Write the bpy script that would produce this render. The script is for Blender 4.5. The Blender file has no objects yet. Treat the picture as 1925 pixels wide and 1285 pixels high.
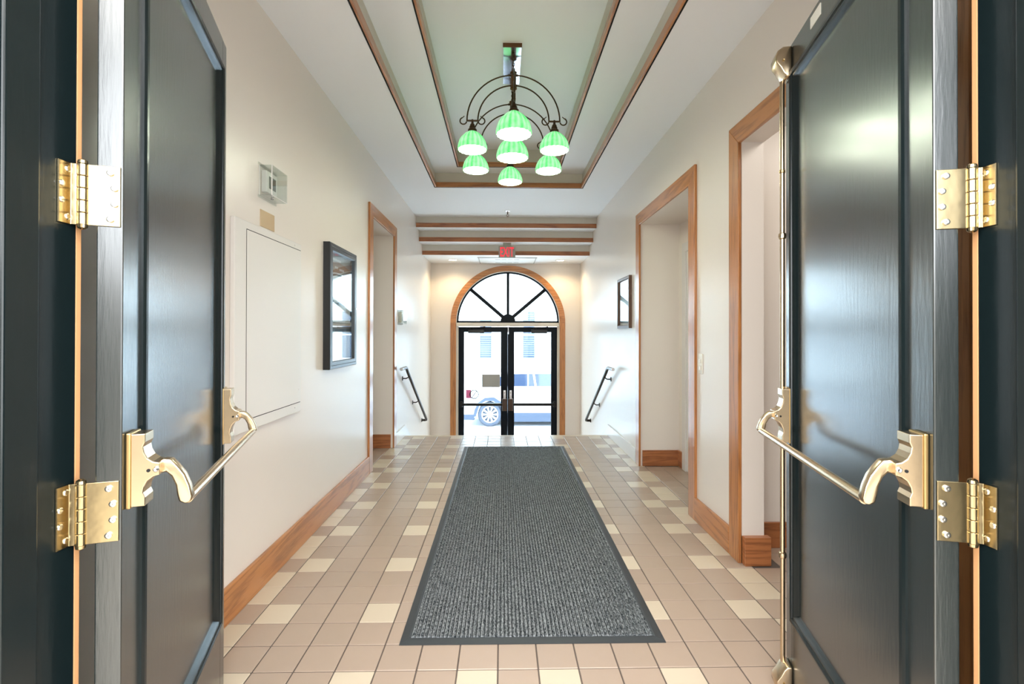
import bpy, bmesh, math, random
from mathutils import Vector, Matrix
random.seed(7)
C = bpy.context.scene.collection
SC = bpy.context.scene
R_ = math.radians
# ------------------------------------------------------------------ camera, world, exposure
H = 1.35
FPX, YAW, PITCH, ROLL, CYP = 910.6, .02039, .00478, .0017, 621.3
cam_data = bpy.data.cameras.new('camera'); cam = bpy.data.objects.new('camera', cam_data); C.objects.link(cam)
fw = Vector((math.sin(YAW)*math.cos(PITCH), math.cos(YAW)*math.cos(PITCH), math.sin(PITCH)))
rt = Vector((math.cos(YAW), -math.sin(YAW), 0)); up = rt.cross(fw)
r2 = rt*math.cos(ROLL)+up*math.sin(ROLL); u2 = up*math.cos(ROLL)-rt*math.sin(ROLL)
cam.matrix_world = Matrix(((r2.x, u2.x, -fw.x, 0), (r2.y, u2.y, -fw.y, 0), (r2.z, u2.z, -fw.z, H), (0, 0, 0, 1)))
cam_data.sensor_width = 36; cam_data.lens = FPX*36/1925
cam_data.shift_y = -(642.5-CYP)/1925
cam_data.clip_start = .05; cam_data.clip_end = 200
SC.camera = cam
w = bpy.data.worlds.new('world'); SC.world = w; w.use_nodes = True
bg = w.node_tree.nodes['Background']
bg.inputs[0].default_value = (.66, .85, 1.0, 1); bg.inputs[1].default_value = 5.8
SC.view_settings.view_transform = 'Standard'; SC.view_settings.look = 'None'
SC.view_settings.exposure = 1.19; SC.view_settings.gamma = 1; SC.view_settings.use_curve_mapping = False

def area(name, loc, rot, sx, sy, power, col=(1, 1, 1), parent=None):
    d = bpy.data.lights.new(name, 'AREA'); d.shape = 'RECTANGLE'; d.size = sx; d.size_y = sy; d.energy = power; d.color = col
    o = bpy.data.objects.new(name, d); C.objects.link(o); o.location = loc; o.rotation_euler = rot
    return o
def point(name, loc, power, r=.04, col=(1, 1, 1)):
    d = bpy.data.lights.new(name, 'POINT'); d.energy = power; d.shadow_soft_size = r; d.color = col
    o = bpy.data.objects.new(name, d); C.objects.link(o); o.location = loc
    return o
def spot(name, loc, power, ang, blend, col, r=.05):
    d = bpy.data.lights.new(name, 'SPOT'); d.energy = power; d.spot_size = ang; d.spot_blend = blend; d.color = col; d.shadow_soft_size = r
    o = bpy.data.objects.new(name, d); C.objects.link(o); o.location = loc
    return o
# unseen area lights added around the lobby to brighten doors and corridor
area('lobby_back_fill', (.1, -3.1, 2.7), (R_(90), 0, 0), 6.0, 1.6, 140, (.90, .95, 1))
area('lobby_top_fill', (.1, -.9, 3.45), (0, 0, 0), 4.0, 2.4, 110, (1, .97, .93))
area('lobby_left_fill', (-3.05, -1.3, 1.7), (R_(90), 0, R_(-90)), 3.2, 2.4, 75, (.92, .96, 1))
area('lobby_right_fill', (3.05, -1.3, 1.7), (R_(90), 0, R_(90)), 3.2, 2.4, 75, (.92, .96, 1))
area('side_room_fill', (2.5, 1.9, 2.9), (0, 0, 0), 1.2, 1.2, 13, (1, .93, .84))  # unseen fill lamp added to lift the side room

# ------------------------------------------------------------------ materials
M = {}
def mat(name, col, rough=.5, metal=0, spec=.5, coat=0, emit=None, es=0, bump=0, bscale=60, var=0, vscale=6, stretch=(1, 1, 1), rnd=0, coat_r=.1):
    m = bpy.data.materials.new(name); m.use_nodes = True; nt = m.node_tree; b = nt.nodes['Principled BSDF']
    b.inputs['Base Color'].default_value = (*col, 1); b.inputs['Roughness'].default_value = rough
    b.inputs['Metallic'].default_value = metal; b.inputs['Coat IOR'].default_value = 1.7 if name == 'door_paint' else 1.5; b.inputs['Specular IOR Level'].default_value = spec
    b.inputs['Coat Weight'].default_value = coat; b.inputs['Coat Roughness'].default_value = coat_r
    if emit: b.inputs['Emission Color'].default_value = (*emit, 1); b.inputs['Emission Strength'].default_value = es
    tc = nt.nodes.new('ShaderNodeTexCoord'); mp = nt.nodes.new('ShaderNodeMapping'); mp.inputs['Scale'].default_value = stretch
    nt.links.new(tc.outputs['Object'], mp.inputs['Vector'])
    if bump:
        n = nt.nodes.new('ShaderNodeTexNoise'); n.inputs['Scale'].default_value = bscale; n.inputs['Detail'].default_value = 3
        bp = nt.nodes.new('ShaderNodeBump'); bp.inputs['Strength'].default_value = bump; bp.inputs['Distance'].default_value = .002
        nt.links.new(mp.outputs[0], n.inputs['Vector']); nt.links.new(n.outputs[0], bp.inputs['Height']); nt.links.new(bp.outputs[0], b.inputs['Normal'])
    if var or rnd:
        n = nt.nodes.new('ShaderNodeTexNoise'); n.inputs['Scale'].default_value = vscale; n.inputs['Detail'].default_value = 4
        nt.links.new(mp.outputs[0], n.inputs['Vector'])
        ma = nt.nodes.new('ShaderNodeMath'); ma.operation = 'MULTIPLY_ADD'; ma.inputs[1].default_value = 2*var; ma.inputs[2].default_value = 1-var
        nt.links.new(n.outputs[0], ma.inputs[0]); out = ma.outputs[0]
        if rnd:
            oi = nt.nodes.new('ShaderNodeObjectInfo'); mb = nt.nodes.new('ShaderNodeMath'); mb.operation = 'MULTIPLY_ADD'
            mb.inputs[1].default_value = 2*rnd; mb.inputs[2].default_value = -rnd
            nt.links.new(oi.outputs['Random'], mb.inputs[0])
            ad = nt.nodes.new('ShaderNodeMath'); ad.operation = 'ADD'; nt.links.new(out, ad.inputs[0]); nt.links.new(mb.outputs[0], ad.inputs[1]); out = ad.outputs[0]
        vm = nt.nodes.new('ShaderNodeVectorMath'); vm.operation = 'SCALE'; vm.inputs[0].default_value = col
        nt.links.new(out, vm.inputs['Scale']); nt.links.new(vm.outputs[0], b.inputs['Base Color'])
    M[name] = m; return m
def wood(name, axis, dark=(.24, .080, .020), light=(.50, .20, .06), rough=.34):
    m = bpy.data.materials.new(name); m.use_nodes = True; nt = m.node_tree; b = nt.nodes['Principled BSDF']
    tc = nt.nodes.new('ShaderNodeTexCoord'); mp = nt.nodes.new('ShaderNodeMapping')
    s = [1, 1, 1]; s[axis] = .07; mp.inputs['Scale'].default_value = s
    nt.links.new(tc.outputs['Object'], mp.inputs['Vector'])
    n1 = nt.nodes.new('ShaderNodeTexNoise'); n1.inputs['Scale'].default_value = 9; n1.inputs['Detail'].default_value = 2; n1.inputs['Distortion'].default_value = .6
    nt.links.new(mp.outputs[0], n1.inputs['Vector'])
    mu = nt.nodes.new('ShaderNodeMath'); mu.operation = 'MULTIPLY'; mu.inputs[1].default_value = 14; nt.links.new(n1.outputs[0], mu.inputs[0])
    fr = nt.nodes.new('ShaderNodeMath'); fr.operation = 'PINGPONG'; fr.inputs[1].default_value = 1; nt.links.new(mu.outputs[0], fr.inputs[0])
    n2 = nt.nodes.new('ShaderNodeTexNoise'); n2.inputs['Scale'].default_value = 160; n2.inputs['Detail'].default_value = 3; nt.links.new(mp.outputs[0], n2.inputs['Vector'])
    mx = nt.nodes.new('ShaderNodeMath'); mx.operation = 'MULTIPLY_ADD'; mx.inputs[1].default_value = .45; nt.links.new(fr.outputs[0], mx.inputs[0])
    m2 = nt.nodes.new('ShaderNodeMath'); m2.operation = 'MULTIPLY'; m2.inputs[1].default_value = .62; nt.links.new(n2.outputs[0], m2.inputs[0]); nt.links.new(m2.outputs[0], mx.inputs[2])
    cr = nt.nodes.new('ShaderNodeValToRGB'); cr.color_ramp.elements[0].position = .12; cr.color_ramp.elements[0].color = (*dark, 1)
    cr.color_ramp.elements[1].position = .62; cr.color_ramp.elements[1].color = (*light, 1)
    nt.links.new(mx.outputs[0], cr.inputs[0]); nt.links.new(cr.outputs[0], b.inputs['Base Color'])
    b.inputs['Roughness'].default_value = rough; b.inputs['Coat Weight'].default_value = .4; b.inputs['Coat Roughness'].default_value = .15
    M[name] = m; return m
mat('wall_paint', (.80, .725, .655), .30, spec=.6, bump=.12, bscale=140, var=.012, vscale=2)
mat('ceiling_paint', (.89, .90, .91), .6, bump=.1, bscale=160)
mat('recess_paint', (.66, .62, .55), .6)
mat('skirt_paint', (.74, .71, .68), .3, spec=.6)
mat('panel_paint', (.78, .74, .69), .4)
mat('tile_tan', (.42, .32, .25), .26, spec=.45, var=.05, vscale=7, rnd=.035, bump=.04, bscale=30)
mat('tile_cream', (.62, .52, .395), .24, spec=.45, var=.03, rnd=.02)
mat('grout', (.11, .085, .07), .9)
for i, a in enumerate('xyz'): wood('oak_'+a, i)
for i, a in enumerate('xyz'): wood('redwood_'+a, i, (.18, .055, .018), (.42, .15, .05))
mat('door_paint', (.008, .013, .013), .27, spec=.9, coat=.5, coat_r=.2, bump=.25, bscale=90, stretch=(1, 1, .12))
mat('frame_paint', (.005, .010, .011), .24, spec=.4, coat=.1, coat_r=.08, bump=.2, bscale=60, stretch=(1, 1, .12))
mat('brass', (.62, .49, .33), .24, metal=1, bump=.1, bscale=25)
mat('brass_bright', (.50, .40, .23), .24, metal=1, bump=.5, bscale=14)
mat('brass_dark', (.55, .38, .17), .3, metal=1)
mat('screw_steel', (.75, .74, .70), .2, metal=1)
mat('oak_edge', (.56, .29, .13), .4)
mat('exit_brown', (.05, .022, .010), .45)
mat('plate_brass', (.62, .45, .27), .35, metal=.4)
mat('rail_bronze', (.028, .02, .014), .3, metal=.6)
mat('bronze', (.075, .045, .025), .35, metal=.8)
mat('bronze_brown', (.16, .075, .035), .35, metal=.7)
mat('black_metal', (.012, .011, .010), .3, metal=.4)
mat('black_alu', (.002, .005, .009), .4, spec=.15)
mat('black_gap', (.004, .004, .004), .9)
mat('white_plastic', (.82, .80, .76), .35)
mat('almond_plastic', (.78, .74, .64), .3)
mat('chrome', (.8, .8, .82), .15, metal=1)
mat('mirror_brown', (.60, .57, .60), .12, metal=1)
mat('grey_metal', (.055, .065, .072), .3, metal=.3)
mat('dark_frame', (.006, .007, .008), .35)
mat('walnut', (.10, .045, .02), .35)
mat('paper_white', (.82, .83, .84), .25, coat=.6, coat_r=.03)
mat('band_brown', (.20, .11, .06), .3, coat=.6, coat_r=.03)
mat('band_dark', (.025, .02, .018), .3, coat=.6, coat_r=.03)
mat('band_grey', (.22, .24, .25), .3, coat=.6, coat_r=.03)
mat('screen_grey', (.10, .10, .08), .25)
mat('mat_rubber', (.035, .04, .045), .55)
mat('concrete', (.75, .76, .76), .85, var=.06, vscale=3)
mat('asphalt', (.62, .63, .65), .9, var=.08, vscale=8)
mat('facade', (.86, .86, .84), .8, bump=.2, bscale=20)
mat('facade_trim', (.9, .9, .9), .6)
mat('window_blind', (.10, .14, .22), .25, var=.3, vscale=3)
mat('car_paint', (.85, .87, .9), .2, coat=1, coat_r=.03)
mat('car_glass', (.035, .05, .09), .06, spec=.8)
mat('tyre', (.05, .06, .085), .7)
mat('alloy', (.8, .82, .85), .25, metal=.6)
mat('car_plastic', (.04, .055, .09), .6)
mat('sign_plate', (.36, .37, .31), .4)
mat('sign_red', (.75, .03, .05), .4, emit=(1, .05, .08), es=.3)
mat('bulb_glow', (1, 1, 1), .5, emit=(1, 1, .93), es=3)
mat('downlight_glow', (1, 1, 1), .5, emit=(1, .86, .62), es=7)
mat('shade_inside', (.9, 1, .9), .4, emit=(.93, 1, .9), es=1.6)
mat('plaque', (.34, .33, .30), .4, var=.05)
mat('sticker_red', (.75, .16, .35), .5)
mat('lobby_paint', (.40, .38, .35), .7)
mat('lobby_floor', (.62, .56, .48), .5)
def shade_mat():
    m = bpy.data.materials.new('shade_green'); m.use_nodes = True; nt = m.node_tree; b = nt.nodes['Principled BSDF']
    tc = nt.nodes.new('ShaderNodeTexCoord'); sp = nt.nodes.new('ShaderNodeSeparateXYZ'); nt.links.new(tc.outputs['Object'], sp.inputs[0])
    at = nt.nodes.new('ShaderNodeMath'); at.operation = 'ARCTAN2'; nt.links.new(sp.outputs[1], at.inputs[0]); nt.links.new(sp.outputs[0], at.inputs[1])
    ml = nt.nodes.new('ShaderNodeMath'); ml.operation = 'MULTIPLY'; ml.inputs[1].default_value = 18; nt.links.new(at.outputs[0], ml.inputs[0])
    sn = nt.nodes.new('ShaderNodeMath'); sn.operation = 'SINE'; nt.links.new(ml.outputs[0], sn.inputs[0])
    nz = nt.nodes.new('ShaderNodeTexNoise'); nz.inputs['Scale'].default_value = 14; nt.links.new(tc.outputs['Object'], nz.inputs['Vector'])
    ad = nt.nodes.new('ShaderNodeMath'); ad.operation = 'MULTIPLY_ADD'; ad.inputs[1].default_value = .16; nt.links.new(sn.outputs[0], ad.inputs[0]); nt.links.new(nz.outputs[0], ad.inputs[2])
    cr = nt.nodes.new('ShaderNodeValToRGB'); cr.color_ramp.elements[0].position = .25; cr.color_ramp.elements[0].color = (.09, .62, .16, 1)
    cr.color_ramp.elements[1].position = .75; cr.color_ramp.elements[1].color = (.36, .95, .42, 1)
    nt.links.new(ad.outputs[0], cr.inputs[0]); nt.links.new(cr.outputs[0], b.inputs['Emission Color']); nt.links.new(cr.outputs[0], b.inputs['Base Color'])
    b.inputs['Emission Strength'].default_value = .48; b.inputs['Roughness'].default_value = .15
    M['shade_green'] = m
shade_mat()
def glass_mat(name, tint=(1, 1, 1), refl=.045):
    m = bpy.data.materials.new(name); m.use_nodes = True; nt = m.node_tree
    for n in list(nt.nodes):
        if n.type != 'OUTPUT_MATERIAL': nt.nodes.remove(n)
    out = [n for n in nt.nodes if n.type == 'OUTPUT_MATERIAL'][0]
    t = nt.nodes.new('ShaderNodeBsdfTransparent'); t.inputs[0].default_value = (*tint, 1)
    g = nt.nodes.new('ShaderNodeBsdfGlossy'); g.inputs['Roughness'].default_value = .02
    lw = nt.nodes.new('ShaderNodeLayerWeight'); lw.inputs[0].default_value = .5
    pw = nt.nodes.new('ShaderNodeMath'); pw.operation = 'POWER'; pw.inputs[1].default_value = 5; nt.links.new(lw.outputs['Facing'], pw.inputs[0])
    f = nt.nodes.new('ShaderNodeMath'); f.operation = 'MULTIPLY_ADD'; f.inputs[1].default_value = .8; f.inputs[2].default_value = refl; nt.links.new(pw.outputs[0], f.inputs[0])
    mx = nt.nodes.new('ShaderNodeMixShader'); nt.links.new(f.outputs[0], mx.inputs[0]); nt.links.new(t.outputs[0], mx.inputs[1]); nt.links.new(g.outputs[0], mx.inputs[2])
    nt.links.new(mx.outputs[0], out.inputs[0]); M[name] = m
glass_mat('clear_glass', (.96, .98, .98)); glass_mat('acrylic', (.93, .95, .94))
def carpet_mat():
    m = bpy.data.materials.new('mat_carpet'); m.use_nodes = True; nt = m.node_tree; b = nt.nodes['Principled BSDF']
    tc = nt.nodes.new('ShaderNodeTexCoord'); mp = nt.nodes.new('ShaderNodeMapping'); mp.inputs['Scale'].default_value = (1, .35, 1)
    nt.links.new(tc.outputs['Object'], mp.inputs['Vector'])
    n = nt.nodes.new('ShaderNodeTexNoise'); n.inputs['Scale'].default_value = 210; n.inputs['Detail'].default_value = 3; nt.links.new(mp.outputs[0], n.inputs['Vector'])
    cr = nt.nodes.new('ShaderNodeValToRGB'); cr.color_ramp.elements[0].position = .38; cr.color_ramp.elements[0].color = (.018, .024, .028, 1)
    cr.color_ramp.elements[1].position = .72; cr.color_ramp.elements[1].color = (.30, .32, .33, 1)
    nt.links.new(n.outputs[0], cr.inputs[0])
    sp = nt.nodes.new('ShaderNodeSeparateXYZ'); nt.links.new(tc.outputs['Object'], sp.inputs[0])
    mm = nt.nodes.new('ShaderNodeMath'); mm.operation = 'MULTIPLY'; mm.inputs[1].default_value = 2*math.pi*60/1.09; nt.links.new(sp.outputs[0], mm.inputs[0])
    sn = nt.nodes.new('ShaderNodeMath'); sn.operation = 'SINE'; nt.links.new(mm.outputs[0], sn.inputs[0])
    ss = nt.nodes.new('ShaderNodeMapRange'); ss.inputs[1].default_value = .45; ss.inputs[2].default_value = 1; ss.inputs[3].default_value = 0; ss.inputs[4].default_value = .55; nt.links.new(sn.outputs[0], ss.inputs[0])
    n3 = nt.nodes.new('ShaderNodeTexNoise'); n3.inputs['Scale'].default_value = 60; nt.links.new(tc.outputs['Object'], n3.inputs['Vector'])
    m3 = nt.nodes.new('ShaderNodeMath'); m3.operation = 'MULTIPLY'; nt.links.new(ss.outputs[0], m3.inputs[0]); nt.links.new(n3.outputs[0], m3.inputs[1])
    mx = nt.nodes.new('ShaderNodeMix'); mx.data_type = 'RGBA'; mx.inputs[7].default_value = (.52, .54, .55, 1)
    nt.links.new(m3.outputs[0], mx.inputs[0]); nt.links.new(cr.outputs[0], mx.inputs[6])
    nt.links.new(mx.outputs[2], b.inputs['Base Color'])
    b.inputs['Roughness'].default_value = .95; b.inputs['Specular IOR Level'].default_value = .1
    bp = nt.nodes.new('ShaderNodeBump'); bp.inputs['Distance'].default_value = .004; bp.inputs['Strength'].default_value = .7; nt.links.new(n.outputs[0], bp.inputs['Height']); nt.links.new(bp.outputs[0], b.inputs['Normal'])
    M['mat_carpet'] = m
carpet_mat()

# ------------------------------------------------------------------ mesh helpers
WM = {}
def tag(o, label=None, cat=None, group=None, kind=None):
    if label: o['label'] = label
    if cat: o['category'] = cat
    if group: o['group'] = group
    if kind: o['kind'] = kind
    return o
def thing(name, label=None, cat=None, loc=(0, 0, 0), rz=0, group=None, kind=None):
    o = bpy.data.objects.new(name, None); C.objects.link(o); o.empty_display_size = .05
    o.location = loc; o.rotation_euler = (0, 0, rz)
    WM[o] = Matrix.Translation(loc) @ Matrix.Rotation(rz, 4, 'Z')
    return tag(o, label, cat, group, kind)
class MB:
    def __init__(s): s.v = []; s.f = []; s.mi = []
    def add(s, v, f, mi=0):
        k = len(s.v); s.v += [tuple(p) for p in v]; s.f += [[k+i for i in q] for q in f]; s.mi += [mi]*len(f); return s
    def box(s, x0, x1, y0, y1, z0, z1, mi=0):
        x0, x1 = sorted((x0, x1)); y0, y1 = sorted((y0, y1)); z0, z1 = sorted((z0, z1))
        return s.add([(x0, y0, z0), (x1, y0, z0), (x1, y1, z0), (x0, y1, z0), (x0, y0, z1), (x1, y0, z1), (x1, y1, z1), (x0, y1, z1)],
                     [(0, 3, 2, 1), (4, 5, 6, 7), (0, 1, 5, 4), (1, 2, 6, 5), (2, 3, 7, 6), (3, 0, 4, 7)], mi)
    def prism(s, poly, axis, a, b, mi=0):
        """poly: 2D points in the two other axes (x: (y,z); y: (x,z); z: (x,y)), extruded a..b along axis"""
        def P(q, t): return {'x': (t, q[0], q[1]), 'y': (q[0], t, q[1]), 'z': (q[0], q[1], t)}[axis]
        n = len(poly); v = [P(q, a) for q in poly]+[P(q, b) for q in poly]
        f = [list(range(n)), list(range(2*n-1, n-1, -1))]+[(i, i+n, (i+1) % n+n, (i+1) % n) for i in range(n)]
        return s.add(v, f, mi)
    def tube(s, pts, r, seg=12, caps=True, flat=1.0, mi=0):
        pts = [Vector(p) for p in pts]; n = len(pts); rr = r if isinstance(r, (list, tuple)) else [r]*n
        tan = [(pts[min(i+1, n-1)]-pts[max(i-1, 0)]).normalized() for i in range(n)]
        a = Vector((0, 0, 1)) if abs(tan[0].z) < .9 else Vector((1, 0, 0))
        nx = tan[0].cross(a).normalized(); v = []
        for i in range(n):
            nx = (nx-tan[i]*nx.dot(tan[i])).normalized(); ny = tan[i].cross(nx)
            for k in range(seg):
                t = 2*math.pi*k/seg; v.append(pts[i]+(nx*math.cos(t)*flat+ny*math.sin(t))*rr[i])
        f = [(i*seg+k, i*seg+(k+1) % seg, (i+1)*seg+(k+1) % seg, (i+1)*seg+k) for i in range(n-1) for k in range(seg)]
        if caps: f += [list(range(seg-1, -1, -1)), list(range((n-1)*seg, n*seg))]
        return s.add(v, f, mi)
    def lathe(s, prof, c, seg=32, axis='z', lobes=0, amp=0, mi=0, close=False):
        v = []; n = len(prof)
        for k in range(seg):
            t = 2*math.pi*k/seg
            for (r, h) in prof:
                rr = r*(1+(amp*(abs(math.cos(t*lobes/2))-.6) if lobes else 0)); x, y = rr*math.cos(t), rr*math.sin(t)
                v.append({'z': (c[0]+x, c[1]+y, c[2]+h), 'y': (c[0]+x, c[1]+h, c[2]+y), 'x': (c[0]+h, c[1]+x, c[2]+y)}[axis])
        f = []
        for k in range(seg):
            for i in range(n-1 if not close else n):
                j = (i+1) % n; f.append((k*n+i, ((k+1) % seg)*n+i, ((k+1) % seg)*n+j, k*n+j))
        return s.add(v, f, mi)
    def frame_sweep(s, u0, u1, z0, z1, prof, fn):
        """mitred rectangular moulding: prof = [(inset, height)], fn(u, z, h) -> xyz"""
        v = []; n = len(prof)
        for (su, sz) in ((0, 0), (1, 0), (1, 1), (0, 1)):
            for (t, h) in prof:
                v.append(fn(u0+t if su == 0 else u1-t, z0+t if sz == 0 else z1-t, h))
        f = [(k*n+i, k*n+i+1, ((k+1) % 4)*n+i+1, ((k+1) % 4)*n+i) for k in range(4) for i in range(n-1)]
        return s.add(v, f)
    def build(s, name, mats, parent=None, local=False, bevel=0, smooth=False, seg=2):
        me = bpy.data.meshes.new(name)
        W = WM.get(parent, Matrix()) if parent is not None else Matrix()
        vs = s.v
        if parent is not None and not local:
            I = W.inverted(); vs = [tuple(I @ Vector(p)) for p in s.v]
        me.from_pydata([tuple(p) for p in vs], [], s.f); me.update()
        for m_ in (mats if isinstance(mats, (list, tuple)) else [mats]): me.materials.append(M[m_])
        for p, i in zip(me.polygons, s.mi): p.material_index = i
        bm = bmesh.new(); bm.from_mesh(me); bmesh.ops.recalc_face_normals(bm, faces=bm.faces)
        if bevel:
            ed = [e for e in bm.edges if len(e.link_faces) == 2 and e.calc_face_angle(0) > R_(35)]
            bmesh.ops.bevel(bm, geom=ed, offset=bevel, segments=seg, profile=.5, affect='EDGES', clamp_overlap=True)
        bm.to_mesh(me); bm.free()
        if smooth:
            me.polygons.foreach_set('use_smooth', [True]*len(me.polygons))
            try: me.set_sharp_from_angle(angle=R_(40))
            except Exception: pass
        o = bpy.data.objects.new(name, me); C.objects.link(o)
        if parent is not None: o.parent = parent; WM[o] = W
        else: WM[o] = Matrix()
        return o
def structure(o, label=None): o['kind'] = 'structure'; (o.__setitem__('label', label) if label else None); return o

L, R, CH = -1.283, 1.41, 3.08           # corridor walls, ceiling height
FY, ZL = 6.40, -.93                     # end of the upper floor, level of the lower landing
YB = 8.75                               # end wall

# ------------------------------------------------------------------ walls
m = MB()
m.box(L-.14, L, .97, 4.77, -.05, CH); m.box(L-.14, L, 4.77, 5.72, 2.49, CH+.1); m.box(L-.14, L, 5.72, YB, -1.2, CH)
m.box(L-.7, L-.14, 5.72, 5.84, -.05, 2.9); m.box(L-.82, L-.7, 4.6, 5.84, -.05, 2.9); m.box(L-.7, L-.14, 4.62, 4.77, -.05, 2.9); m.box(L-.7, L-.14, 4.77, 5.72, 2.49, 2.6)
structure(m.build('wall_left', 'wall_paint'), 'long beige painted wall on the left with one doorway')
m = MB()
m.box(R, R+.13, .97, 1.53, -.05, CH); m.box(R, R+.13, 1.53, 2.82, 2.477, CH); m.box(R, R+.13, 2.82, 3.60, -.05, CH)
m.box(R, R+.13, 3.60, 4.92, 2.46, CH); m.box(R, R+.13, 4.92, YB, -1.2, CH)
m.box(R+.13, R+.41, 4.92, 5.05, -.05, 2.46); m.box(1.81, 1.93, 3.4, 5.05, -.05, 2.9); m.box(R+.13, R+.41, 3.45, 3.60, -.05, 2.46); m.box(R+.13, R+.41, 3.60, 4.92, 2.46, 2.6)
structure(m.build('wall_right', 'wall_paint'), 'long beige painted wall on the right with two doorways')
m = MB()
m.box(R+.13, 4.2, 3.04, 3.16, -.05, CH); m.box(4.1, 4.2, .9, 3.04, -.05, CH); m.box(R+.13, 4.2, .85, .97, -.05, CH)
structure(m.build('wall_side_room', 'wall_paint'), 'wall of the side room seen through the nearer right doorway')
# end wall with the arched opening
AX, AZ, AR = .105, 1.53, .955
m = MB()
m.box(L-.14, AX-AR, YB, YB+.22, -1.2, 2.72); m.box(AX+AR, R+.13, YB, YB+.22, -1.2, 2.72)
N = 40
poly = [(AX+AR*math.cos(math.pi*k/N), AZ+AR*math.sin(math.pi*k/N)) for k in range(N+1)]
for (x0, z0), (x1, z1) in zip(poly, poly[1:]):
    m.prism([(x0, z0), (x0, 2.72), (x1, 2.72), (x1, z1)], 'y', YB, YB+.22)
structure(m.build('wall_back', 'wall_paint'), 'end wall around the arched street entrance')

# ------------------------------------------------------------------ ceiling with the stepped tray, then the stepped soffits
TX0, TX1, TY0, TY1, Z1 = -.80, .955, 1.25, 5.76, 3.25
IX0, IX1, IY0, IY1, Z2 = -.512, .665, 1.5, 5.54, 3.45
ceil = MB()
def ring(mb, X0, X1, Y0, Y1, x0, x1, y0, y1, z0, z1):
    mb.box(X0, x0, Y0, Y1, z0, z1); mb.box(x1, X1, Y0, Y1, z0, z1); mb.box(x0, x1, Y0, y0, z0, z1); mb.box(x0, x1, y1, Y1, z0, z1)
ring(ceil, L-.1, R+.1, .97, 7.23, TX0, TX1, TY0, TY1, CH, CH+.06)
ceil_o = structure(ceil.build('ceiling', 'ceiling_paint'), 'white ceiling with a two step rectangular tray')
t = MB(); ring(t, TX0-.06, TX1+.06, TY0-.06, TY1+.06, IX0, IX1, IY0, IY1, Z1, Z1+.05)
t.build('tray_soffit', 'ceiling_paint', ceil_o)
t = MB(); t.box(IX0-.06, IX1+.06, IY0-.06, IY1+.06, Z2, Z2+.05); t.build('tray_top', 'ceiling_paint', ceil_o)
t = MB(); ring(t, TX0-.08, TX1+.08, TY0-.08, TY1+.08, TX0, TX1, TY0, TY1, CH+.05, Z1+.02)
ring(t, IX0-.08, IX1+.08, IY0-.08, IY1+.08, IX0, IX1, IY0, IY1, Z1+.04, Z2+.02); t.build('tray_riser', 'recess_paint', ceil_o)
def rim(x0, x1, y0, y1, z, hgt, n):
    tr = thing('trim_%d' % n, None, None, (0, 0, 0), kind='structure'); tr['label'] = 'oak trim around the %s step of the ceiling tray' % ('lower' if n == 1 else 'upper')
    th = .016; g = .008
    b = MB(); b.box(x0, x0+th, y0, y1, z, z+hgt); b.build('trim_board', 'oak_y', tr, bevel=.002)
    b = MB(); b.box(x1-th, x1, y0, y1, z, z+hgt); b.build('trim_board', 'oak_y', tr, bevel=.002)
    b = MB(); b.box(x0+th, x1-th, y1-th, y1, z, z+hgt); b.build('trim_board', 'oak_x', tr, bevel=.002)
    b = MB(); b.box(x0+th, x1-th, y0, y0+th, z, z+hgt); b.build('trim_board', 'oak_x', tr, bevel=.002)
    b = MB(); ring(b, x0-g, x1+g, y0-g, y1+g, x0, x1, y0, y1, z-.003, z+.003); b.build('shadow_gap', 'black_gap', tr)
rim(TX0, TX1, TY0, TY1, CH, .055, 1); rim(IX0, IX1, IY0, IY1, Z1, .052, 2)
steps = [(7.23, CH, 2.925), (7.50, 2.925, 2.765), (7.80, 2.765, 2.605)]
m = MB()
for i, (y, zt, zb) in enumerate(steps):
    y1 = steps[i+1][0] if i < 2 else YB+.1
    m.box(L-.1, R+.1, y, y1, zb, 3.3)
structure(m.build('ceiling_stepped', 'ceiling_paint'), 'white soffit stepping down in three steps over the stairs')
for i, (y, zt, zb) in enumerate(steps):
    b = MB(); b.box(L, R, y-.012, y, zb-.004, zb+.062)
    structure(b.build('trim_%d' % (3+i), 'redwood_x', bevel=.002), ['stained wood strip on the first, highest soffit step', 'stained wood strip on the middle soffit step', 'stained wood strip on the last, lowest soffit step'][i])
    b = MB(); b.box(L, R, y-.003, y+.001, zb+.062, zt)
    structure(b.build('trim_%d' % (12+i), 'recess_paint'), ['beige riser above the first wood strip', 'beige riser above the middle wood strip', 'beige riser above the last wood strip'][i])

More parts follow.
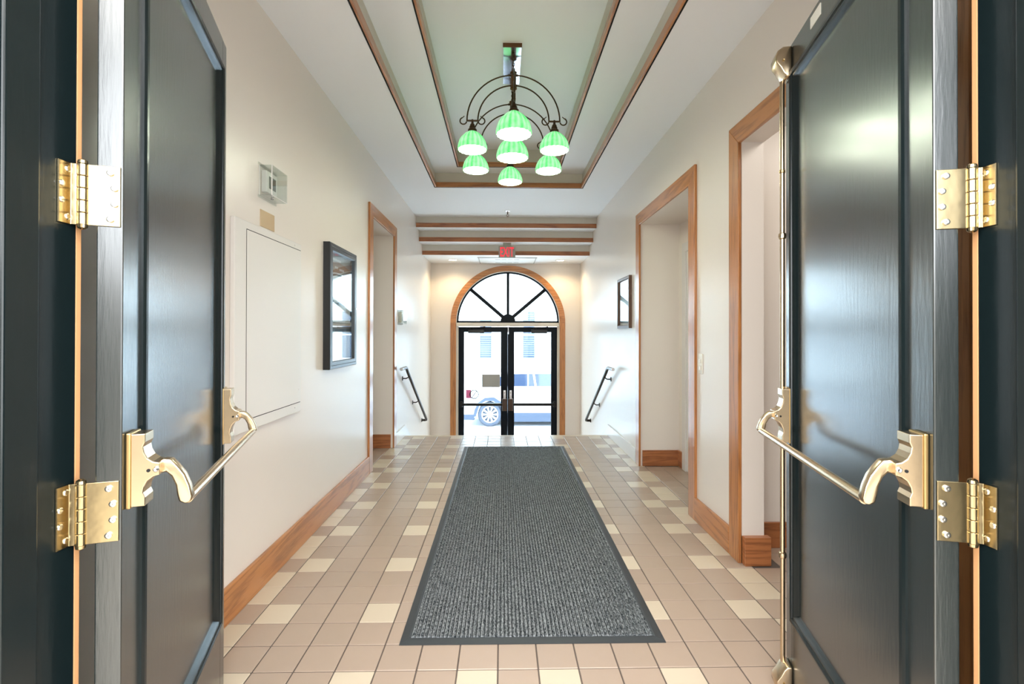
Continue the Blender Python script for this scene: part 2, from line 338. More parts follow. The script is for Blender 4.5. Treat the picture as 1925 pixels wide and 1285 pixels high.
# ------------------------------------------------------------------ floor tiles
T = .1631; FX0 = .0666; FY0 = 1.953
m = MB(); m.box(L-.7, R+.4, .8, FY, -.06, -.004)
m.box(R+.4, 4.2, .85, 3.16, -.06, -.004)
floor = structure(m.build('floor', 'grout'), 'brown quarry tile floor with a pattern of cream tiles')
def cream(c, r):
    ph = r % 3                       # rows [3m-1, 3m] carry the repeating cream tiles
    if ph == 2: return abs(c) in (1, 4, 7)
    return abs(c) == 8
g = .0055
def tile_mesh(name, mt):
    b = MB(); a = T-g; z = 0
    b.box(0, a, 0, a, -.012, 0)
    o = b.build(name, mt, floor, bevel=.0018, seg=1); return o
p_tan = tile_mesh('tile', 'tile_tan'); p_cream = tile_mesh('tile', 'tile_cream')
cells = []
for c in range(-12, 26):
    for r in range(-7, 27):
        x = FX0+(c-.5)*T; y = FY0+r*T
        cx, cy = x+T/2, y+T/2
        if -8 <= c <= 8: ok = True
        elif c < -8: ok = 4.77 < cy < 5.72 and x > L-.6
        else: ok = (3.6 < cy < 4.92 and x < 1.81) or (1.53 < cy < 2.82) or (.97 < cy < 3.04 and x > R+.12)
        if not ok: continue
        onm = (-.42 < x and x+T < .71 and y > 2.13 and y+T < 5.74)
        h = FPX*H/y-FPX*H/(y+T); wd = FPX*T/cy; px = 944+FPX*cx/cy; py = 626+FPX*H/cy
        vis = (415 < px < 1490) and py < 1295 and not onm
        if c > 8 and cy < 3.1: vis = vis and px < 1475 and cy > 2.3
        if c > 8 and 3.5 < cy < 5: vis = vis and px < 1293 and cy > 3.9
        if c < -8: vis = px > 700
        cells.append((h*wd if vis and h > 8.5 else 0, c, r, x, y))
cells.sort(reverse=True)
rest = MB(); used = {0: False, 1: False}
for i, (a, c, r, x, y) in enumerate(cells):
    cr = cream(c, r)
    if i < 300 and a > 0:
        src = p_cream if cr else p_tan
        o = src if not used[cr] else src.copy()
        if used[cr]: C.objects.link(o); o.parent = floor
        used[cr] = True; o.location = (x+g/2, y+g/2, random.uniform(-.0006, 0))
    else:
        k = 1 if cr else 0; x0, x1, y0, y1 = x+g/2, x+T-g/2, y+g/2, y+T-g/2; e = .002
        rest.add([(x0, y0, -.012), (x1, y0, -.012), (x1, y1, -.012), (x0, y1, -.012), (x0, y0, -.0015), (x1, y0, -.0015), (x1, y1, -.0015), (x0, y1, -.0015), (x0+e, y0+e, 0), (x1-e, y0+e, 0), (x1-e, y1-e, 0), (x0+e, y1-e, 0)],
                 [(0, 1, 5, 4), (1, 2, 6, 5), (2, 3, 7, 6), (3, 0, 4, 7), (4, 5, 9, 8), (5, 6, 10, 9), (6, 7, 11, 10), (7, 4, 8, 11), (8, 9, 10, 11)], k)
tag(rest.build('floor_tiles', ['tile_tan', 'tile_cream'], floor), kind='stuff')
m = MB(); m.box(L+.002, R-.002, FY0+27*T+.004, FY+.012, -.03, .001); m.build('nosing', 'tile_cream', floor, bevel=.006)

# stairs down to the lower landing
st = thing('stairs', 'tiled steps going down to the street doors', None, (0, FY, ZL), kind='structure')
for k in range(5):
    zt = -.155*(k+1); y = FY+.28*k
    b = MB(); b.box(L+.002, R-.002, y, y+.30, zt-.155 if k < 5 else zt-.1, zt); b.build('step', 'tile_tan', st, bevel=.008)
b = MB(); b.box(L, R, FY-.02, FY, ZL, -.06); b.build('riser', 'tile_tan', st)
m = MB(); m.box(L, R, FY+1.4, YB+.1, ZL-.1, ZL); structure(m.build('floor_landing', 'tile_tan'), 'lower landing inside the street doors')
# painted stair skirts
for sx, n, y0, yp in ((1, 6, 5.85, 6.38), (-1, 7, 5.03, 6.38)):
    X = L if sx > 0 else R
    sl = .155/.28
    pts = [(y0, 0), (y0, .145), (yp, .145), (7.85, .145-(7.85-yp)*sl), (YB, .145-(7.85-yp)*sl), (YB, ZL), (7.80, ZL), (FY, ZL)] 
    pts = [(y0, 0), (y0, .145), (yp, .145), (7.85, .145-(7.85-yp)*sl), (8.5, ZL+.14), (YB, ZL+.14), (YB, ZL), (FY, ZL), (FY, 0)]
    b = MB(); b.prism(pts, 'x', X, X+sx*.018)
    structure(b.build('trim_%d' % n, 'skirt_paint', bevel=.003), 'pale painted skirt board running down the stairs on the %s wall' % ('left' if sx > 0 else 'right'))
# baseboards
bb = thing('baseboard_left', 'oak baseboard along the left wall', None, (L, 3, 0), kind='structure')
b = MB(); b.box(L, L+.02, 1.0, 4.65, 0, .17); b.build('board', 'oak_y', bb, bevel=.004)
b = MB(); b.box(L-.55, L-.02, 5.70, 5.72, 0, .16); b.build('board', 'redwood_x', bb, bevel=.003)
bb = thing('baseboard_right', 'oak baseboard along the right wall', None, (R, 3, 0), kind='structure')
b = MB(); b.box(R-.02, R, 2.95, 3.48, 0, .165); b.build('board', 'oak_y', bb, bevel=.004)
b = MB(); b.box(R-.02, R, 1.0, 1.41, 0, .165); b.build('board', 'oak_y', bb, bevel=.004)
b = MB(); b.box(R+.0, R+.155, 2.785, 2.83, 0, .165); b.build('board', 'redwood_x', bb, bevel=.003)
b = MB(); b.box(R+.02, R+.385, 4.90, 4.92, 0, .16); b.build('board', 'redwood_x', bb, bevel=.003)
b = MB(); b.box(R+.38, R+.40, 4.80, 4.92, 0, .16); b.build('board', 'redwood_y', bb, bevel=.003)
b = MB(); b.box(R+.13, 4.1, 3.02, 3.04, 0, .16); b.build('board', 'redwood_x', bb, bevel=.003)

# ------------------------------------------------------------------ oak door casings
def casing(n, X, sx, y0, y1, zt, label, wd=.12, th=.02, lower=0):
    c = thing('trim_%d' % n, label, None, (X, (y0+y1)/2, 0), kind='structure')
    xs = (X-.0, X+sx*th)
    # mitred boards in the wall plane
    def board(poly, mt):
        q = MB(); q.prism(poly, 'x', X, X+sx*th); q.build('casing_board', mt, c, bevel=.003)
    board([(y0, 0), (y0+wd, 0), (y0+wd, zt-wd), (y0, zt)], 'oak_z')
    board([(y1, 0), (y1, zt), (y1-wd, zt-wd), (y1-wd, 0)], 'oak_z')
    board([(y0, zt), (y0+wd, zt-wd), (y1-wd, zt-wd), (y1, zt)], 'oak_y')
    return c
casing(8, L, 1, 4.655, 5.84, 2.605, 'oak casing around the doorway in the left wall')
casing(9, R, -1, 3.475, 5.02, 2.575, 'oak casing around the farther doorway in the right wall')
casing(10, R, -1, 1.41, 2.945, 2.595, 'oak casing around the nearer doorway in the right wall')

# white door and casing in the back of the farther right alcove
d5 = thing('door_5', 'white painted door at the back of the farther right alcove', 'door', (1.80, 4.2, 0), kind='structure')
b = MB(); b.box(1.79, 1.81, 4.70, 4.79, 0, 2.15); b.build('casing_board', 'skirt_paint', d5, bevel=.003)
b = MB(); b.box(1.79, 1.81, 3.62, 4.79, 2.15, 2.24); b.build('casing_board', 'skirt_paint', d5, bevel=.003)
b = MB(); b.box(1.803, 1.812, 3.75, 4.70, .01, 2.15); b.build('door_slab', 'panel_paint', d5, bevel=.002)

# ------------------------------------------------------------------ arched entrance
tr = thing('trim_11', 'arched oak casing around the street entrance', None, (AX, YB, ZL), kind='structure')
ro, ri = 1.035, .935
def arcband(name, mt, r0, r1, y0, y1, parent, cx=AX, cz=AZ, n=48, a0=0, a1=math.pi, bevel=0):
    b = MB(); v = []
    for k in range(n+1):
        t = a0+(a1-a0)*k/n; c_, s_ = math.cos(t), math.sin(t)
        v += [(cx+r0*c_, y0, cz+r0*s_), (cx+r1*c_, y0, cz+r1*s_), (cx+r1*c_, y1, cz+r1*s_), (cx+r0*c_, y1, cz+r0*s_)]
    f = [(4*k+i, 4*k+(i+1) % 4, 4*k+4+(i+1) % 4, 4*k+4+i) for k in range(n) for i in range(4)]+[(0, 1, 2, 3), (4*n+3, 4*n+2, 4*n+1, 4*n)]
    b.add(v, f); return b.build(name, mt, parent, bevel=bevel)
arcband('arch_board', 'oak_x', ri, ro, YB-.025, YB+.01, tr)
for s in (-1, 1):
    b = MB(); b.box(AX+s*ri, AX+s*ro, YB-.025, YB+.01, ZL, AZ); b.build('side_board', 'oak_z', tr, bevel=.003)
# reveal lining
arcband('arch_lining', 'recess_paint', .928, .95, YB+.0, YB+.2, tr)
for s in (-1, 1):
    b = MB(); b.box(AX+s*.895, AX+s*.95, YB+.01, YB+.2, ZL, AZ); b.build('side_lining', 'recess_paint', tr)
b = MB(); b.box(AX-.93, AX+.93, YB-.005, YB+.14, 1.468, 1.535); b.build('transom_bar', 'recess_paint', tr, bevel=.003)
win = thing('window_1', 'semicircular fanlight with black bars above the street doors', 'window', (AX, YB+.08, AZ), kind='structure')
arcband('arch_frame', 'black_alu', .90, .932, YB+.05, YB+.12, win)
b = MB(); b.box(AX-.932, AX+.932, YB+.05, YB+.12, AZ+.005, AZ+.04); b.build('sill_bar', 'black_alu', win)
arcband('hub', 'black_alu', 0, .135, YB+.045, YB+.125, win, cz=AZ+.03, n=20)
for k, ang in enumerate((42, 90, 138)):
    a = R_(ang); c_, s_ = math.cos(a), math.sin(a); w_ = .024 if k == 1 else .031
    b = MB(); b.prism([(AX+.1*c_-w_*s_, AZ+.03+.1*s_+w_*c_), (AX+.92*c_-w_*s_, AZ+.0+.92*s_+w_*c_), (AX+.92*c_+w_*s_, AZ+.0+.92*s_-w_*c_), (AX+.1*c_+w_*s_, AZ+.03+.1*s_-w_*c_)], 'y', YB+.055, YB+.115)
    b.build('glazing_bar', 'black_alu', win)
ang = [2, 42, 90, 138, 178]
for a0, a1 in zip(ang, ang[1:]):
    p = [(AX+.13*math.cos(R_(a0)), AZ+.03+.13*math.sin(R_(a0)))]+[(AX+.905*math.cos(R_(a0+(a1-a0)*k/10)), AZ+.02+.885*math.sin(R_(a0+(a1-a0)*k/10))) for k in range(11)]+[(AX+.13*math.cos(R_(a1)), AZ+.03+.13*math.sin(R_(a1)))]
    b = MB(); b.prism(p, 'y', YB+.082, YB+.088); b.build('glass_pane', 'clear_glass', win)

def exit_door(n, x0, x1, gx0, gx1, label, side):
    d = thing('door_%d' % n, label, 'door', ((x0+x1)/2, YB+.1, ZL), kind='structure')
    y0, y1 = YB+.06, YB+.105
    for a, c_ in ((x0, gx0), (gx1, x1)):
        b = MB(); b.box(a, c_, y0, y1, ZL+.01, 1.46); b.build('stile', 'black_alu', d, bevel=.002)
    b = MB(); b.box(gx0, gx1, y0, y1, 1.365, 1.46); b.build('top_rail', 'black_alu', d)
    b = MB(); b.box(gx0, gx1, y0, y1, ZL+.01, ZL+.22); b.build('bottom_rail', 'black_alu', d)
    b = MB(); b.box(gx0, gx1, y0+.02, y0+.026, ZL+.22, 1.365); b.build('glass_pane', 'clear_glass', d)
    zb = .062
    bar = MB(); bar.box(x0+.05, x1-.05, y0-.075, y0-.035, zb-.028, zb+.022); bo = bar.build('push_bar', 'black_metal', d, bevel=.008)
    xe = x1-.055 if side < 0 else x0+.055
    b = MB(); b.box(xe-.042, xe+.042, y0-.085, y0, zb-.115, zb+.10); b.build('exit_device', 'exit_brown', d, bevel=.006)
    xh = x0+.05 if side < 0 else x1-.05
    b = MB(); b.box(xh-.025, xh+.025, y0-.07, y0, zb-.05, zb+.05); b.build('bar_bracket', 'black_metal', d, bevel=.004)
    b = MB(); b.box(xe-.022, xe+.022, y0-.006, y0, .155, .31); lp = b.build('lock_plate', 'chrome', d, bevel=.003)
    b = MB(); b.lathe([(0, 0), (.014, 0), (.014, -.02), (.009, -.025), (0, -.025)], (xe, y0-.006, .285), 14, 'y'); b.build('lock_cylinder', 'chrome', lp)
    b = MB(); b.lathe([(0, 0), (.01, 0), (.01, -.015), (0, -.015)], (xe, y0-.006, .22), 12, 'y'); b.build('thumb_turn', 'chrome', lp)
    xc = (gx0+.22 if side < 0 else gx1-.22)
    b = MB(); b.box(xc-.145, xc+.145, y0-.06, y0, 1.345, 1.415); cl = b.build('door_closer', 'black_metal', d, bevel=.006)
    b = MB(); b.tube([(xc-.1, y0-.04, 1.42), (xc-.12, y0-.07, 1.44), (xc+.13, y0-.05, 1.455), (xc+.16, y0-.03, 1.47)], .009, 8); b.build('closer_arm', 'black_metal', cl)
    return d
d3 = exit_door(3, -.788, .1015, -.69, -.022, 'left leaf of the black framed glass street doors, with plaque and round sticker', -1)
d4 = exit_door(4, .1025, 1.002, .222, .893, 'right leaf of the black framed glass street doors', 1)
b = MB(); b.box(-.365, -.035, YB+.068, YB+.073, .365, .60); b.build('plaque', 'plaque', d3, bevel=.002)['label'] = 'grey rectangular plaque on the glass'
b = MB(); b.box(-.655, -.56, YB+.068, YB+.072, .165, .32); b.build('sticker', 'sticker_red', d3)['label'] = 'pink rectangular sticker on the glass'
pr = MB(); pts = [(-.505+.076*math.cos(2*math.pi*k/28), YB+.066, .235+.076*math.sin(2*math.pi*k/28)) for k in range(29)]
pr.tube(pts, .0085, 8, False); pr.tube([(-.55, YB+.066, .172), (-.46, YB+.066, .298)], .008, 8)
pr.build('prohibition_sign', 'black_metal', d3)['label'] = 'thin round sign with a diagonal stroke'
b = MB(); b.tube([(.11, YB-.02, 1.475), (.11, YB-.02, 1.33)], .011, 10); b.box(.085, .135, YB-.03, YB+.06, 1.46, 1.475)
b.build('door_bumper', 'chrome', d4, smooth=True)['label'] = 'short bright metal pin hanging at the top centre'

# ------------------------------------------------------------------ street: ground, car, building
m = MB(); m.box(-20, 20, YB+.2, 10.2, ZL-.4, ZL-.03); m.box(-20, 20, 10.2, 12.6, -1.7, -1.30)
structure(m.build('floor_pavement', 'concrete'), 'pale pavement outside the street doors')
m = MB(); m.box(-40, 40, 12.6, 30, -1.7, -1.44); structure(m.build('floor_street', 'asphalt'), 'pale sunlit street with a parked car')
car = thing('car', 'white car parked across the street, seen through the glass doors', 'car', (1.0, 15.3, -1.44))
CX, CY0, CY1, GZ = -.36, 14.45, 16.25, -1.44
def P(x, z): return (CX+x, GZ+z)
body = [P(-.92, .25), P(-.95, .45), P(-.90, .72), P(-.82, .90), P(-.3, 1.04), P(0, 1.08), P(3.55, 1.08), P(3.85, 1.02), P(3.92, .8), P(3.9, .35), P(3.75, .25),
        P(3.32, .25), P(3.30, .45), P(3.16, .66), P(2.9, .76), P(2.64, .66), P(2.50, .45), P(2.48, .25),
        P(.42, .25), P(.40, .45), P(.27, .66), P(0, .77), P(-.27, .66), P(-.40, .45), P(-.42, .25)]
b = MB(); b.prism(body, 'y', CY0, CY1); b.build('body', 'car_paint', car, bevel=.03)
cab = [P(-.25, 1.0), P(.25, 1.58), P(.5, 1.66), P(2.9, 1.66), P(3.2, 1.6), P(3.75, 1.06)]
b = MB(); b.prism(cab, 'y', CY0+.1, CY1-.1); b.build('roof', 'car_paint', car, bevel=.04)
wins = [[P(.05, 1.2), P(.38, 1.55), P(1.12, 1.57), P(1.12, 1.19)], [P(1.16, 1.19), P(1.16, 1.57), P(1.28, 1.57), P(1.34, 1.19)], [P(1.40, 1.19), P(1.34, 1.57), P(2.4, 1.57), P(2.4, 1.19)], [P(2.47, 1.19), P(2.47, 1.57), P(3.0, 1.53), P(3.3, 1.19)]]
for q in wins:
    b = MB(); b.prism(q, 'y', CY0+.085, CY0+.13); b.build('side_window', 'car_glass', car, bevel=.004)
b = MB(); b.prism([P(-.3, .66), P(-.42, .3), P(-.5, .3), P(-.46, .5), P(-.35, .72), P(-.15, .86), P(.12, .88), P(.32, .75), P(.46, .5), P(.5, .3), P(.41, .3), P(.3, .62), P(.1, .76), P(-.12, .77)], 'y', CY0-.012, CY0+.05)
b.build('wheel_arch', 'car_plastic', car)
b = MB(); b.box(CX+.5, CX+2.5, CY0-.01, CY0+.2, GZ+.14, GZ+.42); b.build('sill_shade', 'car_plastic', car, bevel=.02)  # dark block standing in for the shadow under the car
b = MB(); b.box(CX-.96, CX-.45, CY0-.01, CY0+.3, GZ+.2, GZ+.38); b.build('bumper', 'car_plastic', car, bevel=.03)
b = MB(); b.box(CX+.42, CX+2.5, CY0+.15, CY1-.15, GZ+.12, GZ+.3); b.build('underbody', 'car_plastic', car)
b = MB(); b.box(CX-.02, CX+.16, CY0-.12, CY0+.08, GZ+1.1, GZ+1.24); b.build('wing_mirror', 'car_paint', car, bevel=.03)
b = MB(); b.box(CX+1.80, CX+1.95, CY0-.012, CY0+.01, GZ+.93, GZ+.965); b.build('door_handle', 'car_plastic', car, bevel=.004)
for wx in (0, 2.9):
    for wy in (CY0+.02, CY1-.24):
        c_ = (CX+wx, wy, GZ+.36)
        b = MB(); b.lathe([(.25, 0), (.33, 0), (.36, .03), (.36, .19), (.33, .22), (.25, .22)], c_, 36, 'y', close=True); ty = b.build('wheel', 'tyre', car, smooth=True)
        b = MB(); b.lathe([(.225, .0), (.252, 0), (.252, .2), (.235, .2), (.22, .04)], c_, 36, 'y', close=True)
        b.lathe([(0, -.005), (.06, -.005), (.07, .03), (0, .03)], c_, 16, 'y')
        for k in range(10):
            a = 2*math.pi*k/10; cs, sn = math.cos(a), math.sin(a); w0, w1 = .016, .03
            b.prism([(c_[0]+.05*cs-w0*sn, c_[2]+.05*sn+w0*cs), (c_[0]+.235*cs-w1*sn, c_[2]+.235*sn+w1*cs), (c_[0]+.235*cs+w1*sn, c_[2]+.235*sn-w1*cs), (c_[0]+.05*cs+w0*sn, c_[2]+.05*sn-w0*cs)], 'y', wy+.005, wy+.03)
        b.build('alloy_rim', 'alloy', ty)
        b = MB(); b.lathe([(0, .06), (.23, .06), (.23, .08), (0, .08)], c_, 24, 'y'); b.build('brake_disc', 'car_plastic', ty)
bld = thing('building', 'pale building across the street with tall blinded windows', 'building', (0, 31, -1.44))
xs = [-11.4+2.66*k for k in range(9)]
m = MB(); YF = 30.0
ed = [-24]+[v for x in xs for v in (x-.42, x+.42)]+[24]
wx = [(-1.42+2.67*k, -.60+2.67*k) for k in range(-4, 6)]
xx = -24
for a, c_ in wx: m.box(xx, a, YF, YF+2, -1.5, 13); xx = c_
m.box(xx, 24, YF, YF+2, -1.5, 13)
for a, c_ in wx:
    m.box(a, c_, YF, YF+2, -1.5, -.25); m.box(a, c_, YF, YF+2, 2.72, 5.2); m.box(a, c_, YF, YF+2, 8.1, 13)
m.build('facade_wall', 'facade', bld)
for a, c_ in wx:
    for z0, z1 in ((-.25, 2.72), (5.2, 8.1)):
        b = MB(); b.frame_sweep(a-.08, c_+.08, z0-.08, z1+.08, [(0, 0), (0, .06), (.13, .06), (.13, -.1)], lambda u, z, h: (u, YF-h, z)); f_ = b.build('window_frame', 'facade_trim', bld)
        b = MB(); b.box(a, c_, YF+.12, YF+.14, z0, z1); b.build('pane', 'car_glass', f_)
        b = MB()
        nb = 22
        for k in range(nb):
            zz = z0+(z1-z0)*(k+.5)/nb; b.box(a+.03, c_-.03, YF+.08, YF+.10, zz-.035, zz+.035)
        b.build('blind', 'window_blind', f_)
        b = MB(); b.box(a, c_, YF+.03, YF+.08, (z0+z1)/2-.03, (z0+z1)/2+.03); b.build('meeting_rail', 'facade_trim', f_)

# ------------------------------------------------------------------ handrails
def handrail(X, sx, y0, yk, zk, y1, z1, brs, label):
    h = thing('handrail', label, 'handrail', (X, (y0+y1)/2, 0), group='stair handrails')
    x = X+sx*.08; z0 = zk+.015
    pts = [(x, y0, z0), (x, yk-.06, z0), (x, yk-.02, z0-.006), (x, yk+.02, zk-.016), (x, yk+.06, zk-.045)]
    pts += [(x, y1-.03, z1+.02), (x-sx*.004, y1, z1), (x-sx*.03, y1+.012, z1-.006), (X+sx*.004, y1+.012, z1-.006)]
    b = MB(); b.tube(pts, .019, 14); b.build('rail', 'rail_bronze', h, smooth=True)
    b = MB(); b.tube([(x, y0-.012, z0), (x, y0, z0)], .021, 14); b.build('end_cap', 'chrome', h, smooth=True)
    for (yy, zz) in brs:
        b = MB(); b.tube([(x, yy, zz-.005), (x-sx*.002, yy, zz-.045), (x-sx*.03, yy, zz-.062), (X+sx*.004, yy, zz-.062)], .008, 8); br = b.build('bracket', 'rail_bronze', h, smooth=True)
        b = MB(); b.lathe([(0, 0), (.03, 0), (.03, sx*.006), (.012, sx*.012), (0, sx*.012)], (X, yy, zz-.062), 18, 'x'); b.build('wall_plate', 'rail_bronze', br, smooth=True)
    b = MB(); b.lathe([(0, 0), (.032, 0), (.032, sx*.006), (.02, sx*.014), (0, sx*.014)], (X, y1+.012, z1-.006), 18, 'x'); b.build('wall_plate', 'rail_bronze', h, smooth=True)
sl = lambda y, yk, zk, y1, z1: zk+(z1-zk)*(y-yk)/(y1-yk)
handrail(L, 1, 5.83, 6.14, .90, 7.76, -.035, [(6.27, sl(6.27, 6.14, .90, 7.76, -.035)), (6.98, sl(6.98, 6.14, .90, 7.76, -.035))], 'dark bronze tubular handrail on the left wall of the stairs')
handrail(R, -1, 5.79, 6.10, .90, 7.66, -.03, [(6.24, sl(6.24, 6.10, .90, 7.66, -.03)), (6.98, sl(6.98, 6.10, .90, 7.66, -.03))], 'dark bronze tubular handrail on the right wall of the stairs')

# ------------------------------------------------------------------ entrance mat
mt = thing('floor_mat', 'long dark grey ribbed carpet mat with rubber border on the tiles', 'mat', (.144, 3.94, 0))
q = [(-.443, 2.108), (.718, 2.106), (.738, 5.77), (-.443, 5.762)]
def lerp(u, v, z, ins=0):
    x0 = q[0][0]+(q[3][0]-q[0][0])*v; x1 = q[1][0]+(q[2][0]-q[1][0])*v
    y0 = q[0][1]+(q[1][1]-q[0][1])*u; y1 = q[3][1]+(q[2][1]-q[3][1])*u
    x0 += ins; x1 -= ins; y0 += ins; y1 -= ins
    return (x0+(x1-x0)*u, y0+(y1-y0)*v, z)
b = MB(); rings = [(0, .0005), (0, .003), (.035, .008), (.042, .006)]; v = []
for ins, z in rings: v += [lerp(0, 0, z, ins), lerp(1, 0, z, ins), lerp(1, 1, z, ins), lerp(0, 1, z, ins)]
b.add(v, [(4*k+i, 4*k+(i+1) % 4, 4*k+4+(i+1) % 4, 4*k+4+i) for k in range(3) for i in range(4)]+[(12, 13, 14, 15)])
b.build('rubber_border', 'mat_rubber', mt)
b = MB(); NR = 60
for k in range(NR):
    for (u0, u1, z) in (((k+.14)/NR, (k+.86)/NR, .0125),):
        a0, a1, c1, c0 = lerp(u0, 0, z, .044), lerp(u1, 0, z, .044), lerp(u1, 1, z, .044), lerp(u0, 1, z, .044)
        um = 1/NR*.12*1.07
        lo = [(a0[0]-um, a0[1]-.002, .006), (a1[0]+um, a1[1]-.002, .006), (c1[0]+um, c1[1]+.002, .006), (c0[0]-um, c0[1]+.002, .006)]
        b.add([a0, a1, c1, c0]+lo, [(0, 1, 2, 3), (4, 5, 1, 0), (5, 6, 2, 1), (6, 7, 3, 2), (7, 4, 0, 3)])
tag(b.build('carpet_ribs', 'mat_carpet', mt), kind='stuff')

# ------------------------------------------------------------------ big entrance doors in the foreground
def hinge(parent, s, z, pin_world, jamb_x, sgn, n_):
    """s: side of the passage normal in local y. plates built in door-local coordinates; jamb plate in world coordinates"""
    hh = .061
    b = MB(); b.box(-.0035, 0, -s*.004, -s*.058, z-hh, z+hh); h = b.build('hinge', 'brass_bright', parent, local=True, bevel=.001)
    for (n0, dz) in ((.020, .047), (.013, .016), (.013, -.016), (.020, -.047)):
        c = MB(); c.lathe([(0, -.0045), (.004, -.0052), (.0062, -.0045), (.0062, 0), (0, 0)], (0-.0025, -s*n0, z+dz), 14, 'x'); c.build('screw', 'screw_steel', h, local=True, smooth=True)
    kn = MB(); ns = -s*.066
    for k in range(5):
        z0 = z-hh+k*(2*hh/5); kn.lathe([(0, 0), (.0085, 0), (.0095, .001), (.0095, 2*hh/5-.002), (.0085, 2*hh/5-.001), (0, 2*hh/5-.001)], (-.003, ns, z0), 18, 'z')
    kn.lathe([(0, 0), (.009, 0), (.008, .006), (.004, .009), (0, .01)], (-.003, ns, z+hh), 18, 'z'); kn.lathe([(0, 0), (.009, 0), (.008, -.006), (.004, -.009), (0, -.01)], (-.003, ns, z-hh), 18, 'z')
    kn.build('knuckle', 'brass_bright', h, local=True, smooth=True)
    px, py = pin_world
    b = MB(); t_ = -sgn*.0035; b.prism([(jamb_x, py-.031), (jamb_x, py+.002), (px, py+.006), (px, py+.001), (jamb_x+t_*1.3, py-.006), (jamb_x+t_, py-.031)], 'z', z-hh, z+hh); jp = b.build('jamb_plate', 'brass_bright', h, bevel=.001)
    sc = MB()
    for (yy, dz) in ((.012, .047), (.024, .016), (.024, -.016), (.012, -.047)):
        sc.lathe([(0, -sgn*.0065), (.0045, -sgn*.0065), (.0062, -sgn*.005), (.0062, 0)], (jamb_x, py-yy, z+dz), 14, 'x')
    sc.build('jamb_screws', 'screw_steel', h, smooth=True)

